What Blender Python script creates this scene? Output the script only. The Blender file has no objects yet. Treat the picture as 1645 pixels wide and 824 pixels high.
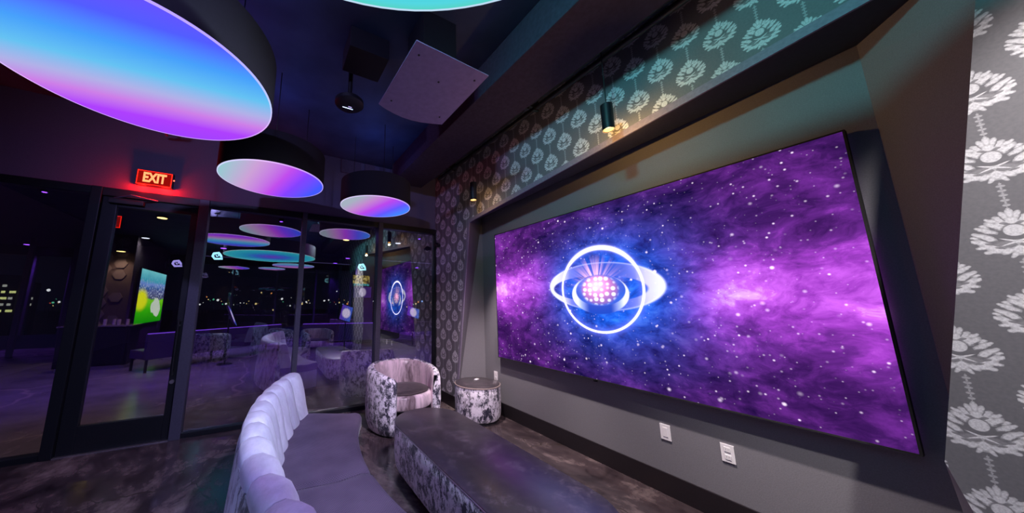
import bpy, bmesh, math, random
from mathutils import Matrix, Vector
random.seed(7)
sc = bpy.context.scene
COL = sc.collection
PI = math.pi
R_ = math.radians

# ------------------------------------------------------------------ camera
cam = bpy.data.cameras.new('camera')
camo = bpy.data.objects.new('camera', cam); COL.objects.link(camo)
RT = [[0.8837997629, 0.0794220326, 0.4610749612], [-0.4678611861, 0.1458730694, 0.8716805368], [0.0019722203, -0.9861101299, 0.1660810706]]
M4 = Matrix([[r[0], -r[1], -r[2], 0] for r in RT] + [[0, 0, 0, 1]])
camo.matrix_world = Matrix.Translation((0, 0, 1.45)) @ M4
cam.sensor_width = 36; cam.lens = 490 / 1645 * 36
cam.shift_x = (822.5 - 695) / 1645; cam.shift_y = -7 / 1645
cam.clip_start = 0.02; cam.clip_end = 600
sc.camera = camo

# ------------------------------------------------------------------ world, view
w = bpy.data.worlds.new('night'); sc.world = w; w.use_nodes = True
w.node_tree.nodes['Background'].inputs[0].default_value = (0.010, 0.012, 0.03, 1)
w.node_tree.nodes['Background'].inputs[1].default_value = 0.25
sc.view_settings.view_transform = 'Standard'
sc.view_settings.look = 'None'
sc.view_settings.exposure = 0.0
sc.view_settings.gamma = 1.0

DISC = 1.25        # strength of the luminous ceiling drums
SCREEN = 1.3
def lamp(name, kind, loc, energy, color, parent=None, size=0.1, spot=None, blend=0.5, direction=None):
    l = bpy.data.lights.new(name, kind); l.energy = energy; l.color = color
    if kind == 'SPOT':
        l.spot_size = R_(spot or 90); l.spot_blend = blend; l.shadow_soft_size = size
    elif kind == 'POINT': l.shadow_soft_size = size
    o = bpy.data.objects.new(name, l); COL.objects.link(o); o.location = loc
    if direction is not None:
        o.rotation_euler = Vector(direction).to_track_quat('-Z', 'Y').to_euler()
    if parent: o.parent = parent
    return o

# ------------------------------------------------------------------ helpers
def lin(c):
    c = [x / 255 for x in c]
    return tuple((x / 12.92 if x <= .04045 else ((x + .055) / 1.055) ** 2.4) for x in c) + (1,)
class G:
    """small node graph builder"""
    def __init__(s, name):
        s.m = bpy.data.materials.new(name); s.m.use_nodes = True
        s.t = s.m.node_tree; s.t.nodes.clear()
        s.out = s.t.nodes.new('ShaderNodeOutputMaterial')
    def n(s, typ, **kw):
        nd = s.t.nodes.new('ShaderNode' + typ)
        for k, v in kw.items(): setattr(nd, k, v)
        return nd
    def put(s, sock, v):
        if isinstance(v, bpy.types.NodeSocket): s.t.links.new(v, sock)
        elif isinstance(v, (tuple, list)) and sock.type == 'RGBA' and len(v) == 3: sock.default_value = tuple(v) + (1,)
        else: sock.default_value = v
    def ma(s, op, a, b=0.0, c=0.0, clamp=False):
        nd = s.n('Math', operation=op, use_clamp=clamp)
        s.put(nd.inputs[0], a); s.put(nd.inputs[1], b)
        if op in ('MULTIPLY_ADD', 'WRAP', 'SMOOTH_MIN', 'COMPARE'): s.put(nd.inputs[2], c)
        return nd.outputs[0]
    def obj(s): return s.n('TexCoord').outputs['Object']
    def pos(s): return s.n('NewGeometry').outputs['Position']
    def sep(s, v):
        nd = s.n('SeparateXYZ'); s.put(nd.inputs[0], v); return nd.outputs
    def comb(s, x, y, z=0.0):
        nd = s.n('CombineXYZ')
        for i, v in enumerate((x, y, z)): s.put(nd.inputs[i], v)
        return nd.outputs[0]
    def mapp(s, v, loc=(0, 0, 0), rot=(0, 0, 0), sca=(1, 1, 1), typ='POINT'):
        nd = s.n('Mapping', vector_type=typ); s.put(nd.inputs[0], v)
        nd.inputs[1].default_value = loc; nd.inputs[2].default_value = rot; nd.inputs[3].default_value = sca
        return nd.outputs[0]
    def noise(s, v, scale, detail=3, rough=.5, dist=0.0, color=False):
        nd = s.n('TexNoise'); s.put(nd.inputs['Vector'], v)
        nd.inputs['Scale'].default_value = scale; nd.inputs['Detail'].default_value = detail
        nd.inputs['Roughness'].default_value = rough; nd.inputs['Distortion'].default_value = dist
        return nd.outputs['Color' if color else 'Fac']
    def voro(s, v, scale, feature='F1', out='Distance', rnd=1.0):
        nd = s.n('TexVoronoi', feature=feature); s.put(nd.inputs['Vector'], v)
        nd.inputs['Scale'].default_value = scale; nd.inputs['Randomness'].default_value = rnd
        return nd.outputs[out]
    def ramp(s, f, stops, interp='LINEAR'):
        nd = s.n('ValToRGB'); s.put(nd.inputs[0], f); e = nd.color_ramp; e.interpolation = interp
        while len(e.elements) < len(stops): e.elements.new(0.5)
        for el, (p, c) in zip(e.elements, stops):
            el.position = p; el.color = tuple(c) if len(c) == 4 else tuple(c) + (1,)
        return nd.outputs[0]
    def mix(s, f, a, b, blend='MIX'):
        nd = s.n('MixRGB', blend_type=blend); s.put(nd.inputs[0], f); s.put(nd.inputs[1], a); s.put(nd.inputs[2], b)
        return nd.outputs[0]
    def length(s, v):
        nd = s.n('VectorMath', operation='LENGTH'); s.put(nd.inputs[0], v); return nd.outputs['Value']
    def vadd(s, a, b, op='ADD'):
        nd = s.n('VectorMath', operation=op); s.put(nd.inputs[0], a); s.put(nd.inputs[1], b); return nd.outputs[0]
    def step(s, d, e0, e1):
        nd = s.n('MapRange', interpolation_type='SMOOTHSTEP'); s.put(nd.inputs[0], d)
        nd.inputs[1].default_value = e0; nd.inputs[2].default_value = e1
        return nd.outputs[0]
    def bsdf(s, color, rough=.5, metal=0, spec=.5, sheen=0, bump=None, bstr=.2, bdist=.01, emi=None, estr=0, coat=0):
        b = s.n('BsdfPrincipled')
        s.put(b.inputs['Base Color'], color); s.put(b.inputs['Roughness'], rough)
        b.inputs['Metallic'].default_value = metal; s.put(b.inputs['Specular IOR Level'], spec)
        b.inputs['Sheen Weight'].default_value = sheen; b.inputs['Sheen Roughness'].default_value = .35
        b.inputs['Coat Weight'].default_value = coat; b.inputs['Coat Roughness'].default_value = .3; b.inputs['Coat IOR'].default_value = 1.8
        if bump is not None:
            bn = s.n('Bump'); s.put(bn.inputs['Height'], bump); bn.inputs['Strength'].default_value = bstr
            bn.inputs['Distance'].default_value = bdist; s.t.links.new(bn.outputs[0], b.inputs['Normal'])
        if emi is not None:
            s.put(b.inputs['Emission Color'], emi); b.inputs['Emission Strength'].default_value = estr
        s.t.links.new(b.outputs[0], s.out.inputs[0]); return s.m
    def emit(s, color, strength):
        e = s.n('Emission'); s.put(e.inputs[0], color); s.put(e.inputs[1], strength)
        s.t.links.new(e.outputs[0], s.out.inputs[0]); return s.m

def plain(name, c, rough=.5, metal=0, spec=.5, grain=60, amt=.12, bstr=.05):
    g = G(name); n = g.noise(g.obj(), grain, 3)
    c1 = tuple(x * (1 - amt) for x in c[:3]) + (1,); c2 = tuple(min(1, x * (1 + amt)) for x in c[:3]) + (1,)
    return g.bsdf(g.ramp(n, [(.3, c1), (.7, c2)]), rough, metal, spec, bump=n, bstr=bstr, bdist=.002)
def glow(name, c, strength):
    g = G(name); return g.emit(tuple(c[:3]) + (1,), strength)

def finish(name, bm, mat, parent=None, smooth=False, bevel=0):
    if bevel: bmesh.ops.bevel(bm, geom=list(bm.edges), offset=bevel, segments=2, profile=.7, affect='EDGES', clamp_overlap=True)
    bmesh.ops.recalc_face_normals(bm, faces=list(bm.faces))
    me = bpy.data.meshes.new(name); bm.to_mesh(me); bm.free()
    o = bpy.data.objects.new(name, me); COL.objects.link(o)
    if mat: me.materials.append(mat)
    if smooth:
        for p in me.polygons: p.use_smooth = True
        if smooth is not True:
            me.set_sharp_from_angle(angle=R_(smooth))
    if parent: o.parent = parent
    return o
def box(bm, x0, x1, y0, y1, z0, z1, mtx=None):
    vs = [bm.verts.new((x, y, z)) for x in (x0, x1) for y in (y0, y1) for z in (z0, z1)]
    if mtx is not None:
        for v in vs: v.co = mtx @ v.co
    for f in ((0, 1, 3, 2), (4, 6, 7, 5), (0, 4, 5, 1), (2, 3, 7, 6), (0, 2, 6, 4), (1, 5, 7, 3)):
        bm.faces.new([vs[i] for i in f])
    return vs
def bx(name, dims, mat, parent=None, bevel=0, mtx=None):
    bm = bmesh.new(); box(bm, *dims, mtx=mtx); return finish(name, bm, mat, parent, bevel=bevel)
def lathe(bm, prof, n=48, c=(0, 0), squash=None):
    rings = []
    for r, z in prof:
        rings.append([bm.verts.new((c[0] + r * math.cos(2 * PI * i / n), c[1] + r * math.sin(2 * PI * i / n), z)) for i in range(n)])
    for a, b in zip(rings, rings[1:]):
        for i in range(n): bm.faces.new((a[i], a[(i + 1) % n], b[(i + 1) % n], b[i]))
    bm.faces.new(rings[0][::-1]); bm.faces.new(rings[-1])
def lz(name, prof, mat, parent=None, c=(0, 0), n=48, sm=35):
    bm = bmesh.new(); lathe(bm, prof, n, c); return finish(name, bm, mat, parent, smooth=sm)
def tube(bm, pts, r, n=8):
    pts = [Vector(p) for p in pts]; rings = []
    for i, p in enumerate(pts):
        d = (pts[min(i + 1, len(pts) - 1)] - pts[max(i - 1, 0)]).normalized()
        a = d.orthogonal().normalized() if not rings else (prev - d * prev.dot(d)).normalized()
        prev = a; b = d.cross(a)
        rings.append([bm.verts.new(p + (a * math.cos(2 * PI * k / n) + b * math.sin(2 * PI * k / n)) * r) for k in range(n)])
    for x, y in zip(rings, rings[1:]):
        for k in range(n): bm.faces.new((x[k], x[(k + 1) % n], y[(k + 1) % n], y[k]))
    bm.faces.new(rings[0][::-1]); bm.faces.new(rings[-1])
def tb(name, pts, r, mat, parent=None, n=8):
    bm = bmesh.new(); tube(bm, pts, r, n); return finish(name, bm, mat, parent, smooth=50)
def tag(o, label, cat, group=None, kind=None):
    o['label'] = label; o['category'] = cat
    if group: o['group'] = group
    if kind: o['kind'] = kind
    return o
def empty(name, label, cat, loc=(0, 0, 0), rz=0, group=None, kind=None):
    o = bpy.data.objects.new(name, None); COL.objects.link(o); o.location = loc; o.rotation_euler = (0, 0, rz)
    o.empty_display_size = .1
    return tag(o, label, cat, group, kind)
def copy_tree(o, parent=None):
    c = o.copy(); COL.objects.link(c)
    if parent: c.parent = parent
    for ch in list(o.children): copy_tree(ch, c)
    return c
def poly(name, pts, mat, parent=None, thick=None):
    """planar polygon; thick = vector to extrude by"""
    bm = bmesh.new(); f = bm.faces.new([bm.verts.new(p) for p in pts])
    if thick is not None:
        r = bmesh.ops.extrude_face_region(bm, geom=[f])
        for v in [g for g in r['geom'] if isinstance(g, bmesh.types.BMVert)]: v.co += Vector(thick)
    bmesh.ops.triangulate(bm, faces=[f for f in bm.faces if len(f.verts) > 4])
    return finish(name, bm, mat, parent)

# ------------------------------------------------------------------ materials
def velvet(name, dark, light, scale=7, stretch=.6, lo=.47, hi=.56, rough=.45, fine=.5):
    g = G(name); o = g.mapp(g.obj(), sca=(1, 1, stretch))
    warp = g.noise(o, scale * 1.3, 4, .6, color=True)
    v = g.vadd(o, g.mapp(warp, loc=(-.04, -.04, -.04), sca=(.09, .09, .09)))
    a = g.noise(v, scale, 6, .68, .6)
    b = g.noise(o, scale * 9, 3, .7)
    f = g.ma('ADD', a, g.ma('MULTIPLY', g.ma('SUBTRACT', b, .5), .22))
    big = g.noise(o, scale * .35, 2)
    f = g.ma('ADD', f, g.ma('MULTIPLY', g.ma('SUBTRACT', big, .5), .25))
    mid = tuple((x + y) / 2 * .8 for x, y in zip(dark[:3], light[:3])) + (1,)
    c = g.ramp(f, [(lo - .05, dark), (lo + .01, mid), (hi, light), (hi + .12, tuple(min(1, x * 1.1) for x in light[:3]))])
    return g.bsdf(c, rough, spec=.4, sheen=.35, bump=f, bstr=.35, bdist=.01)
M = {}
M['velvet'] = velvet('crushed_velvet', (.03, .03, .055, 1), (.88, .84, .92, 1), 21, .66, .475, .53, .38)
M['velvet_pale'] = velvet('pale_crushed_velvet', (.05, .07, .08, 1), (.74, .82, .84, 1), 13, .6, .45, .52)
M['velvet_rose'] = velvet('satin_velvet', (.17, .12, .135, 1), (.78, .62, .68, 1), 6, .16, .44, .60, .30)
M['lavender'] = velvet('lavender_velvet', (.62, .62, .76, 1), (.78, .78, .90, 1), 3, .25, .40, .62, .5)
g = G('woven_seat_fabric'); o = g.obj(); s = g.sep(o)
wv = g.ma('MULTIPLY', g.ma('SINE', g.ma('MULTIPLY', s[0], 420.)), g.ma('SINE', g.ma('MULTIPLY', s[1], 420.)))
n = g.noise(o, 5, 3)
f = g.ma('ADD', g.ma('MULTIPLY', wv, .22), n)
M['seat'] = g.bsdf(g.ramp(f, [(.25, (.065, .045, .085, 1)), (.75, (.125, .09, .15, 1))]), .75, spec=.3, sheen=.2, bump=wv, bstr=.25, bdist=.002)
g = G('dark_hide_top'); o = g.obj(); n = g.noise(o, 5, 6, .7, .8); n2 = g.noise(o, 24, 5, .75, 1.2)
scr = g.ma('ADD', g.ma('MULTIPLY', n, .6), g.ma('MULTIPLY', n2, .4))
M['hide'] = g.bsdf(g.ramp(scr, [(.38, (.020, .016, .021, 1)), (.52, (.034, .025, .032, 1)), (.66, (.12, .09, .11, 1))]), g.ramp(n2, [(.3, (.34,) * 3), (.7, (.48,) * 3)]), spec=1.0, coat=.5, bump=n2, bstr=.15, bdist=.002)
M['seat_hide'] = velvet('brown_nap_velvet', (.025, .017, .019, 1), (.075, .055, .058, 1), 9, 1, .4, .6, .6)
M['black'] = plain('black_paint', (.012, .012, .016, 1), .45)
M['frame'] = plain('dark_anodised_frame', (.008, .009, .014, 1), .42, .3)
M['mullion'] = plain('bronze_mullion', (.06, .055, .09, 1), .45, .2)
M['rubber'] = plain('black_rubber', (.01, .01, .012, 1), .8)
M['base'] = plain('black_baseboard', (.014, .011, .014, 1), .35)
M['steel'] = plain('brushed_metal', (.55, .52, .58, 1), .28, .9)
M['wall_plain'] = plain('grey_wall_paint', (.18, .175, .195, 1), .75, 0, .3, 180, .10, .25)
M['header'] = plain('charcoal_wall_paint', (.15, .135, .21, 1), .8, 0, .3, 180, .12, .25)
M['ceil'] = plain('near_black_ceiling_paint', (.05, .07, .12, 1), .6, 0, .3, 3, .25, .1)
M['beam'] = plain('charcoal_beam_paint', (.045, .035, .058, 1), .8, 0, .2, 30, .15)
M['plate'] = plain('white_plastic', (.82, .80, .82, 1), .35, amt=.02)
M['slot'] = plain('grey_slot', (.20, .19, .20, 1), .5)
M['panelgrey'] = plain('mottled_grey_panel', (.32, .26, .46, 1), .65, 0, .3, 22, .08)
M['dirt'] = plain('dark_wall', (.02, .02, .03, 1), .8)
M['lounge_vinyl'] = plain('violet_grey_upholstery', (.10, .075, .12, 1), .4, 0, .5, 40, .12)
M['cream'] = plain('cream_channel_upholstery', (.42, .38, .30, 1), .7)

# polished stained concrete
g = G('stained_concrete'); p = g.pos(); q = g.mapp(p, rot=(0, 0, .5), sca=(1, .55, 1))
a = g.noise(q, 1.6, 7, .66, 1.0); b = g.noise(q, 9, 6, .7, .5); c = g.voro(g.vadd(q, g.mapp(g.noise(q, 2, 3, color=True), sca=(.5, .5, .5))), 1.1, 'DISTANCE_TO_EDGE')
f = g.ma('ADD', g.ma('MULTIPLY', a, .7), g.ma('MULTIPLY', b, .3))
colr = g.ramp(f, [(.38, (.018, .013, .016, 1)), (.49, (.05, .036, .040, 1)), (.58, (.14, .105, .105, 1)), (.70, (.30, .24, .23, 1))])
crack = g.step(c, 0.0, .006)
colr = g.mix(crack, (.03, .022, .02, 1), colr)
M['floor'] = g.bsdf(colr, g.ramp(b, [(.3, (.09,) * 3), (.7, (.26,) * 3)]), spec=.6, bump=b, bstr=.04, bdist=.004)
g = G('lounge_concrete'); p = g.pos(); a = g.noise(p, 1.2, 6, .65); wl = g.vadd(p, g.mapp(g.noise(p, .7, 3, color=True), sca=(.9, .9, .9)))
c = g.voro(wl, .28, 'DISTANCE_TO_EDGE'); crack = g.step(c, .0, .009)
M['floor2'] = g.bsdf(g.mix(crack, (.50, .40, .38, 1), g.ramp(a, [(.35, (.22, .18, .20, 1)), (.65, (.36, .31, .33, 1))])), .22, spec=.5)

# glass: night-time pane, see-through with a clear reflection
def glassmat(name, k):
    g = G(name); tr = g.n('BsdfTransparent'); tr.inputs[0].default_value = (.86, .88, .92, 1)
    gl = g.n('BsdfGlossy'); gl.inputs['Roughness'].default_value = 0.0; gl.inputs[0].default_value = (1, 1, 1, 1)
    fr = g.n('Fresnel'); fr.inputs[0].default_value = 1.6
    mx = g.n('MixShader'); g.put(mx.inputs[0], g.ma('ADD', g.ma('MULTIPLY', fr.outputs[0], .9), k, clamp=True))
    g.t.links.new(tr.outputs[0], mx.inputs[1]); g.t.links.new(gl.outputs[0], mx.inputs[2])
    g.t.links.new(mx.outputs[0], g.out.inputs[0]); return g.m
M['glass'] = glassmat('tinted_night_glass', .22)
M['glass_far'] = glassmat('clear_far_glass', .03)

# damask wallpaper: half-drop medallions with skull and crossed bones, drawn from ellipses
def wallpaper():
    g = G('damask_wallpaper'); s = g.sep(g.pos())
    PW, PH = .1704, .29
    yy = g.ma('DIVIDE', g.ma('SUBTRACT', -0.0354 + PW / 2, s[1]), PW)        # column index, zero on the column at y=-0.0354
    ci = g.ma('FLOOR', yy)
    u = g.ma('MULTIPLY', g.ma('SUBTRACT', g.ma('SUBTRACT', yy, ci), .5), PW)
    par = g.ma('ABSOLUTE', g.ma('MULTIPLY', g.ma('FRACT', g.ma('MULTIPLY', ci, .5)), 2.0))
    zz = g.ma('ADD', g.ma('DIVIDE', g.ma('SUBTRACT', s[2], 1.723), PH), g.ma('MULTIPLY', par, .5))
    zz = g.ma('ADD', zz, 10.5)   # the skull sits at v=0
    v = g.ma('MULTIPLY', g.ma('SUBTRACT', g.ma('FRACT', zz), .5), PH)
    nz = g.noise(g.comb(g.ma('ABSOLUTE', u), v), 60, 3, .6, color=True)
    au = g.ma('ABSOLUTE', u)
    P0 = g.comb(g.ma('MULTIPLY', au, 84.), g.ma('ADD', g.ma('MULTIPLY', v, 72.), 1.9))
    PB = g.comb(g.ma('MULTIPLY', au, 100.), g.ma('MULTIPLY', v, 100.))       # centimetres
    nzv = g.mapp(nz, loc=(-.35, -.35, 0), sca=(.7, .7, 0))
    P = g.vadd(P0, nzv)
    def ell(P, x, y, a, b, ang=0):
        # inverse transform of an ellipse centred x,y with half axes a,b turned by ang
        return g.length(g.mapp(P, loc=(x, y, 0), rot=(0, 0, R_(ang)), sca=(a, b, 1000.), typ='TEXTURE'))
    def union(P, L):
        d = None
        for e in L:
            t = ell(P, *e); d = t if d is None else g.ma('MINIMUM', d, t)
        return d
    # leaves of the cartouche (half of it, mirrored by |u|)
    leaves = [(0, 6.6, .7, 1.5), (1.0, 6.2, .6, 1.2, -25), (1.7, 5.2, 1.3, .7, 35), (3.0, 4.9, .9, .55, 10), (3.7, 5.3, .55, .4, 50),
              (2.9, 3.6, 1.7, .8, 35), (4.3, 3.5, 1.0, .5, 20), (4.0, 2.2, 1.8, .7, 35), (5.3, 2.9, .9, .45, 35),
              (4.4, .4, 2.0, .75, 40), (5.8, 1.3, 1.1, .5, 30), (6.4, .5, .9, .42, 15), (5.3, -.9, 1.7, .8, 30), (6.5, -.6, .9, .45, 15),
              (4.3, -2.2, 1.9, .9, 25), (5.7, -2.3, 1.0, .5, 0), (3.2, -3.3, 1.8, .9, 10), (4.6, -3.6, 1.0, .5, -10),
              (1.8, -3.5, 1.5, .8, -30), (.9, -4.6, 1.1, .5, -55), (0, -3.3, 1.5, 1.7), (0, 4.6, 1.6, 1.2), (1.9, 3.6, 1.2, 1.6, 20), (1.8, -1.6, 2.5, 1.0, -10)]
    du = union(P, leaves)
    body = g.ma('SUBTRACT', 1.0, g.step(du, .92, 1.05))
    holes = [(0, 1.8, 2.15, 2.0), (2.2, -1.5, 2.2, 1.0, 15), (1.1, 3.9, .9, .35, 25), (3.3, 1.0, .9, .4, 35), (4.2, -1.4, .9, .35, 20), (2.9, -2.6, .9, .28, 10), (3.2, 2.9, 1.1, .16, 35), (4.9, -.3, 1.3, .16, 35), (1.3, 5.3, .8, .16, 60)]
    hole = g.ma('SUBTRACT', 1.0, g.step(union(P, holes), .88, 1.05))
    # skull and crossed bones
    skull = g.ma('SUBTRACT', 1.0, g.step(union(P0, [(0, 1.9, 1.75, 1.6)]), .9, 1.05))
    PS = g.comb(g.ma('MULTIPLY', u, 84.), g.ma('ADD', g.ma('MULTIPLY', v, 72.), 1.9))
    bones = g.ma('SUBTRACT', 1.0, g.step(union(PS, [(0, -1.1, 2.9, .24, 22), (0, -1.1, 2.9, .24, -22)]), .8, 1.1))
    diam = union(P0, [(0, -2.9, .75, .6), (0, 4.3, .8, .5)])
    diam = g.ma('SUBTRACT', 1.0, g.step(diam, .8, 1.1))
    inner = g.ma('MAXIMUM', g.ma('MAXIMUM', skull, bones), diam)
    m = g.ma('MAXIMUM', g.ma('MULTIPLY', body, g.ma('SUBTRACT', 1.0, g.ma('MULTIPLY', hole, .8))), inner)
    # beads of the chain between medallions (wraps over the tile edge)
    bead = union(PB, [(0, -11.0, .35, .35), (0, -11.9, .95, .5), (0, -12.8, .3, .3), (0, -13.7, .9, .5), (0, 14.4, .35, .35), (0, 13.5, .9, .5), (0, 12.5, .3, .3), (0, 11.5, .95, .5), (0, 10.5, .3, .3), (0, 9.6, .8, .5), (0, 13.0, .13, 6), (0, -12.5, .13, 2.4)])
    m = g.ma('MAXIMUM', m, g.ma('SUBTRACT', 1.0, g.step(bead, .8, 1.1)))
    veins = g.noise(P0, 1.6, 4, .7)
    tone = g.ramp(veins, [(.35, (.50, .50, .54, 1)), (.6, (.74, .74, .78, 1))])
    gn = g.noise(g.pos(), 90, 2)
    ground = g.ramp(gn, [(.3, (.15, .148, .165, 1)), (.7, (.175, .172, .19, 1))])
    edge = g.ma('MULTIPLY', g.ma('MULTIPLY', g.step(du, .45, 1.0), .55), g.ma('SUBTRACT', 1.0, inner))
    tone = g.mix(edge, tone, (.17, .17, .19, 1))
    col = g.mix(m, ground, tone)
    return g.bsdf(col, .55, spec=.35, bump=m, bstr=.1, bdist=.001)
M['paper'] = wallpaper()

# ------------------------------------------------------------------ setting
D = 4.488; W1 = 2.423; W2 = 2.84; H = 3.62
def st(o, label, cat): return tag(o, label, cat, kind='structure')
st(bx('floor', (-4.6, W2 + .1, -6.5, D + .08, -.1, 0), M['floor']), 'dark brown stained polished concrete floor under the lounge seating', 'floor')
ce = st(bx('ceiling', (-4.6, W2 + .1, -6.5, D + .08, H, H + .1), M['ceil']), 'near-black painted ceiling above the round glowing lights', 'ceiling')
st(bx('wall_left', (-4.7, -4.6, -6.5, D, 0, H), M['header']), 'charcoal side wall left of the camera, outside the picture', 'wall')
st(bx('wall_back', (-4.7, W2 + .1, -6.6, -6.5, 0, H), M['header']), 'charcoal wall behind the camera', 'wall')
# wall above the windows
st(bx('wall_front', (-4.6, W1, D, D + .15, 2.69, H), M['header']), 'charcoal wall band above the windows with the red exit sign', 'wall')

# the wallpapered face with its slanted alcove opening (C shape in the plane x=W1)
OPEN = [(3.86, 0), (3.468, 2.588), (-.14, 2.905), (-.10, 2.66), (.226, .834), (.05, 0)]
LIP = .045
OW = [(3.86 + LIP, 0), (3.468 + LIP, 2.588 + LIP), (-.14, 2.905 + LIP * 1.3)] + OPEN[3:]
pts = [(D, 0)] + OW + [(-3.2, 0), (-3.2, H), (D, H)]
st(poly('wall_right', [(W1, y, z) for y, z in pts], M['paper'], thick=(.012, 0, 0)), 'grey wall papered in silver damask with skull medallions around the screen alcove', 'wall')
lp = [OPEN[0], OPEN[1], OPEN[2], OW[2], OW[1], OW[0]]
st(poly('trim_1', [(W1 - .001, y, z) for y, z in lp], plain('lip_paint', (.22, .19, .26, 1), .6), thick=(.014, 0, 0)), 'thin mauve-grey painted lip along the top and left of the alcove opening', 'trim')
# alcove: back wall, soffit and splayed reveals
yl, yr = 3.726, .213
zb = lambda y: 2.913 - .0355 * (y + .076)
st(poly('wall_alcove', [(W2, yl, 0), (W2, yr, 0), (W2, yr, zb(yr)), (W2, yl, zb(yl))], M['wall_plain'], thick=(.1, 0, 0)), 'smooth blue-grey painted wall inside the alcove behind the big screen', 'wall')
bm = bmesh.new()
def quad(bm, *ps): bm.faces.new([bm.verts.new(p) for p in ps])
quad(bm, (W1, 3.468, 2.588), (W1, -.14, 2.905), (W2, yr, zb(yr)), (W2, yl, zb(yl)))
st(finish('ceiling_alcove', bm, plain('shade_darkened_soffit', (.03, .027, .035, 1), .8)), 'sloping soffit over the alcove, its shade darkened into the colour', 'soffit')  # same paint as the alcove, darkened so the colour carries the shade
bm = bmesh.new(); quad(bm, (W1, 3.86, 0), (W1, 3.468, 2.588), (W2, yl, zb(yl)), (W2, yl, 0))
st(finish('wall_reveal_left', bm, M['wall_plain']), 'narrow splayed grey side of the alcove beside the side table', 'wall')
bm = bmesh.new()
quad(bm, (W1, -.14, 2.905), (W1, -.10, 2.66), (W2, yr, zb(yr) - .1), (W2, yr, zb(yr)))
quad(bm, (W1, -.10, 2.66), (W1, .226, .834), (W2, yr, .834), (W2, yr, zb(yr) - .1))
quad(bm, (W1, .226, .834), (W1, .05, 0), (W2, yr, 0), (W2, yr, .834))
bmesh.ops.remove_doubles(bm, verts=bm.verts, dist=.0005)
st(finish('wall_reveal_right', bm, M['wall_plain']), 'dark near side of the alcove right of the big screen', 'wall')
st(bx('baseboard_right', (W2 - .014, W2, yr + .01, yl - .01, 0, .157), M['base'], bevel=.003), 'black baseboard along the alcove wall under the big screen', 'baseboard')
st(bx('baseboard_pier', (W1 - .014, W1, 3.875, D - .01, 0, .157), M['base'], bevel=.003), 'short black baseboard under the damask pier beside the window', 'baseboard')
st(poly('baseboard_reveal', [(W1 + .01, 3.845, 0), (W2 - .02, yl - .004, 0), (W2 - .02, yl - .004, .157), (W1 + .01, 3.822, .157)], M['base'], thick=(0, -.012, 0)), 'black baseboard on the splayed side of the alcove behind the side table', 'baseboard')

# beam and conduits along the top of the papered wall
st(bx('ceiling_beam', (1.56, 2.06, -3, 4.3, 3.32, H), M['beam'], bevel=.01), 'long charcoal boxed beam running along the ceiling beside the papered wall', 'beam')
for i, (x, z, r) in enumerate([(2.12, 3.40, .022), (2.18, 3.44, .018), (2.25, 3.42, .026)]):
    o = tb('conduit', [(x, 4.25 - .1 * i, z), (x, 1.2, z), (x, -2.8, z)], r, M['black'])
    tag(o, ['black conduit nearest the beam in the run under the ceiling', 'thin black conduit in the middle of the run under the ceiling', 'thick black conduit nearest the damask wall under the ceiling'][i], 'conduit', 'black conduits beside the beam')
    for yy in (3.6, 2.0, .6): bx('clamp', (x - r - .008, x + r + .008, yy, yy + .03, z - .03, H), M['black'], o)
# joist ends at the top of the window wall
for i, (x0, x1) in enumerate([(.80, 1.10), (1.16, 1.32), (1.40, 1.50), (1.58, 1.76)]):
    o = bx('joist_panel', (x0, x1, D - .03, D - .002, 3.40, H - .01), plain('panel_paint', (.11, .09, .14, 1), .8), bevel=.004)
    tag(o, ['widest grey infill panel high on the wall above the smallest round light', 'narrow grey infill panel second from the left under the ceiling', 'narrowest grey infill panel under the ceiling by the beam', 'grey infill panel nearest the ceiling beam'][i], 'panel', 'infill panels under the ceiling')

# ------------------------------------------------------------------ windows and door of the front wall
def fr(name, d, parent, mat='frame', bevel=.004): return bx(name, d, M[mat], parent, bevel=bevel)
y0, y1 = D - .035, D + .075
def window(name, label, x0, x1, z0=.0, z1=2.69):
    w_ = empty(name, label, 'window', ((x0 + x1) / 2, D, 0), kind='structure')
    w_.location = (0, 0, 0)
    bx('pane', (x0, x1, D + .015, D + .021, z0 + .05, z1 - .08), M['glass'], w_)
    fr('sill_rail', (x0, x1, y0, y1, z0, z0 + .05), w_)
    fr('head_rail', (x0, x1, y0, y1, z1 - .08, z1 + .002), w_)
    return w_
w1 = window('window_1', 'dark glass pane left of the glazed door', -3.4, -1.77)
fr('post', (-4.55, -3.4, y0, y1, 0, 2.69), w1)
w2 = window('window_2', 'wide glass pane right of the door, with the round light reflections', -.735, .32)
fr('mullion', (.32, .38, y0 - .03, y1, 0, 2.69), w2, 'mullion')
w3 = window('window_3', 'middle glass pane between the two slim bronze mullions', .38, 1.405)
fr('mullion', (1.405, 1.475, y0 - .03, y1, 0, 2.69), w3, 'mullion')
w4 = window('window_4', 'last glass pane beside the damask pier, reflecting the ring logo', 1.475, W1 - .03)
fr('jamb', (W1 - .03, W1 - .001, y0, y1, 0, 2.69), w4)
fr('post', (-1.77, -1.685, y0 - .02, y1, 0, 2.69), w1)
d1 = empty('door_1', 'tall dark framed glass door under the red exit sign', 'door', kind='structure')
fr('post', (-.835, -.735, y0 - .02, y1, 0, 2.69), d1, 'mullion')
fr('transom', (-1.685, -.835, y0 - .01, y1, 2.60, 2.69), d1)
fr('stile', (-1.68, -1.56, D - .02, D + .04, .01, 2.595), d1)
fr('stile', (-.905, -.84, D - .02, D + .04, .01, 2.595), d1)
fr('rail', (-1.56, -.905, D - .02, D + .04, .01, .255), d1)
fr('rail', (-1.56, -.905, D - .02, D + .04, 2.49, 2.595), d1)
bx('pane', (-1.56, -.905, D + .008, D + .014, .255, 2.49), M['glass'], d1)
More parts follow.
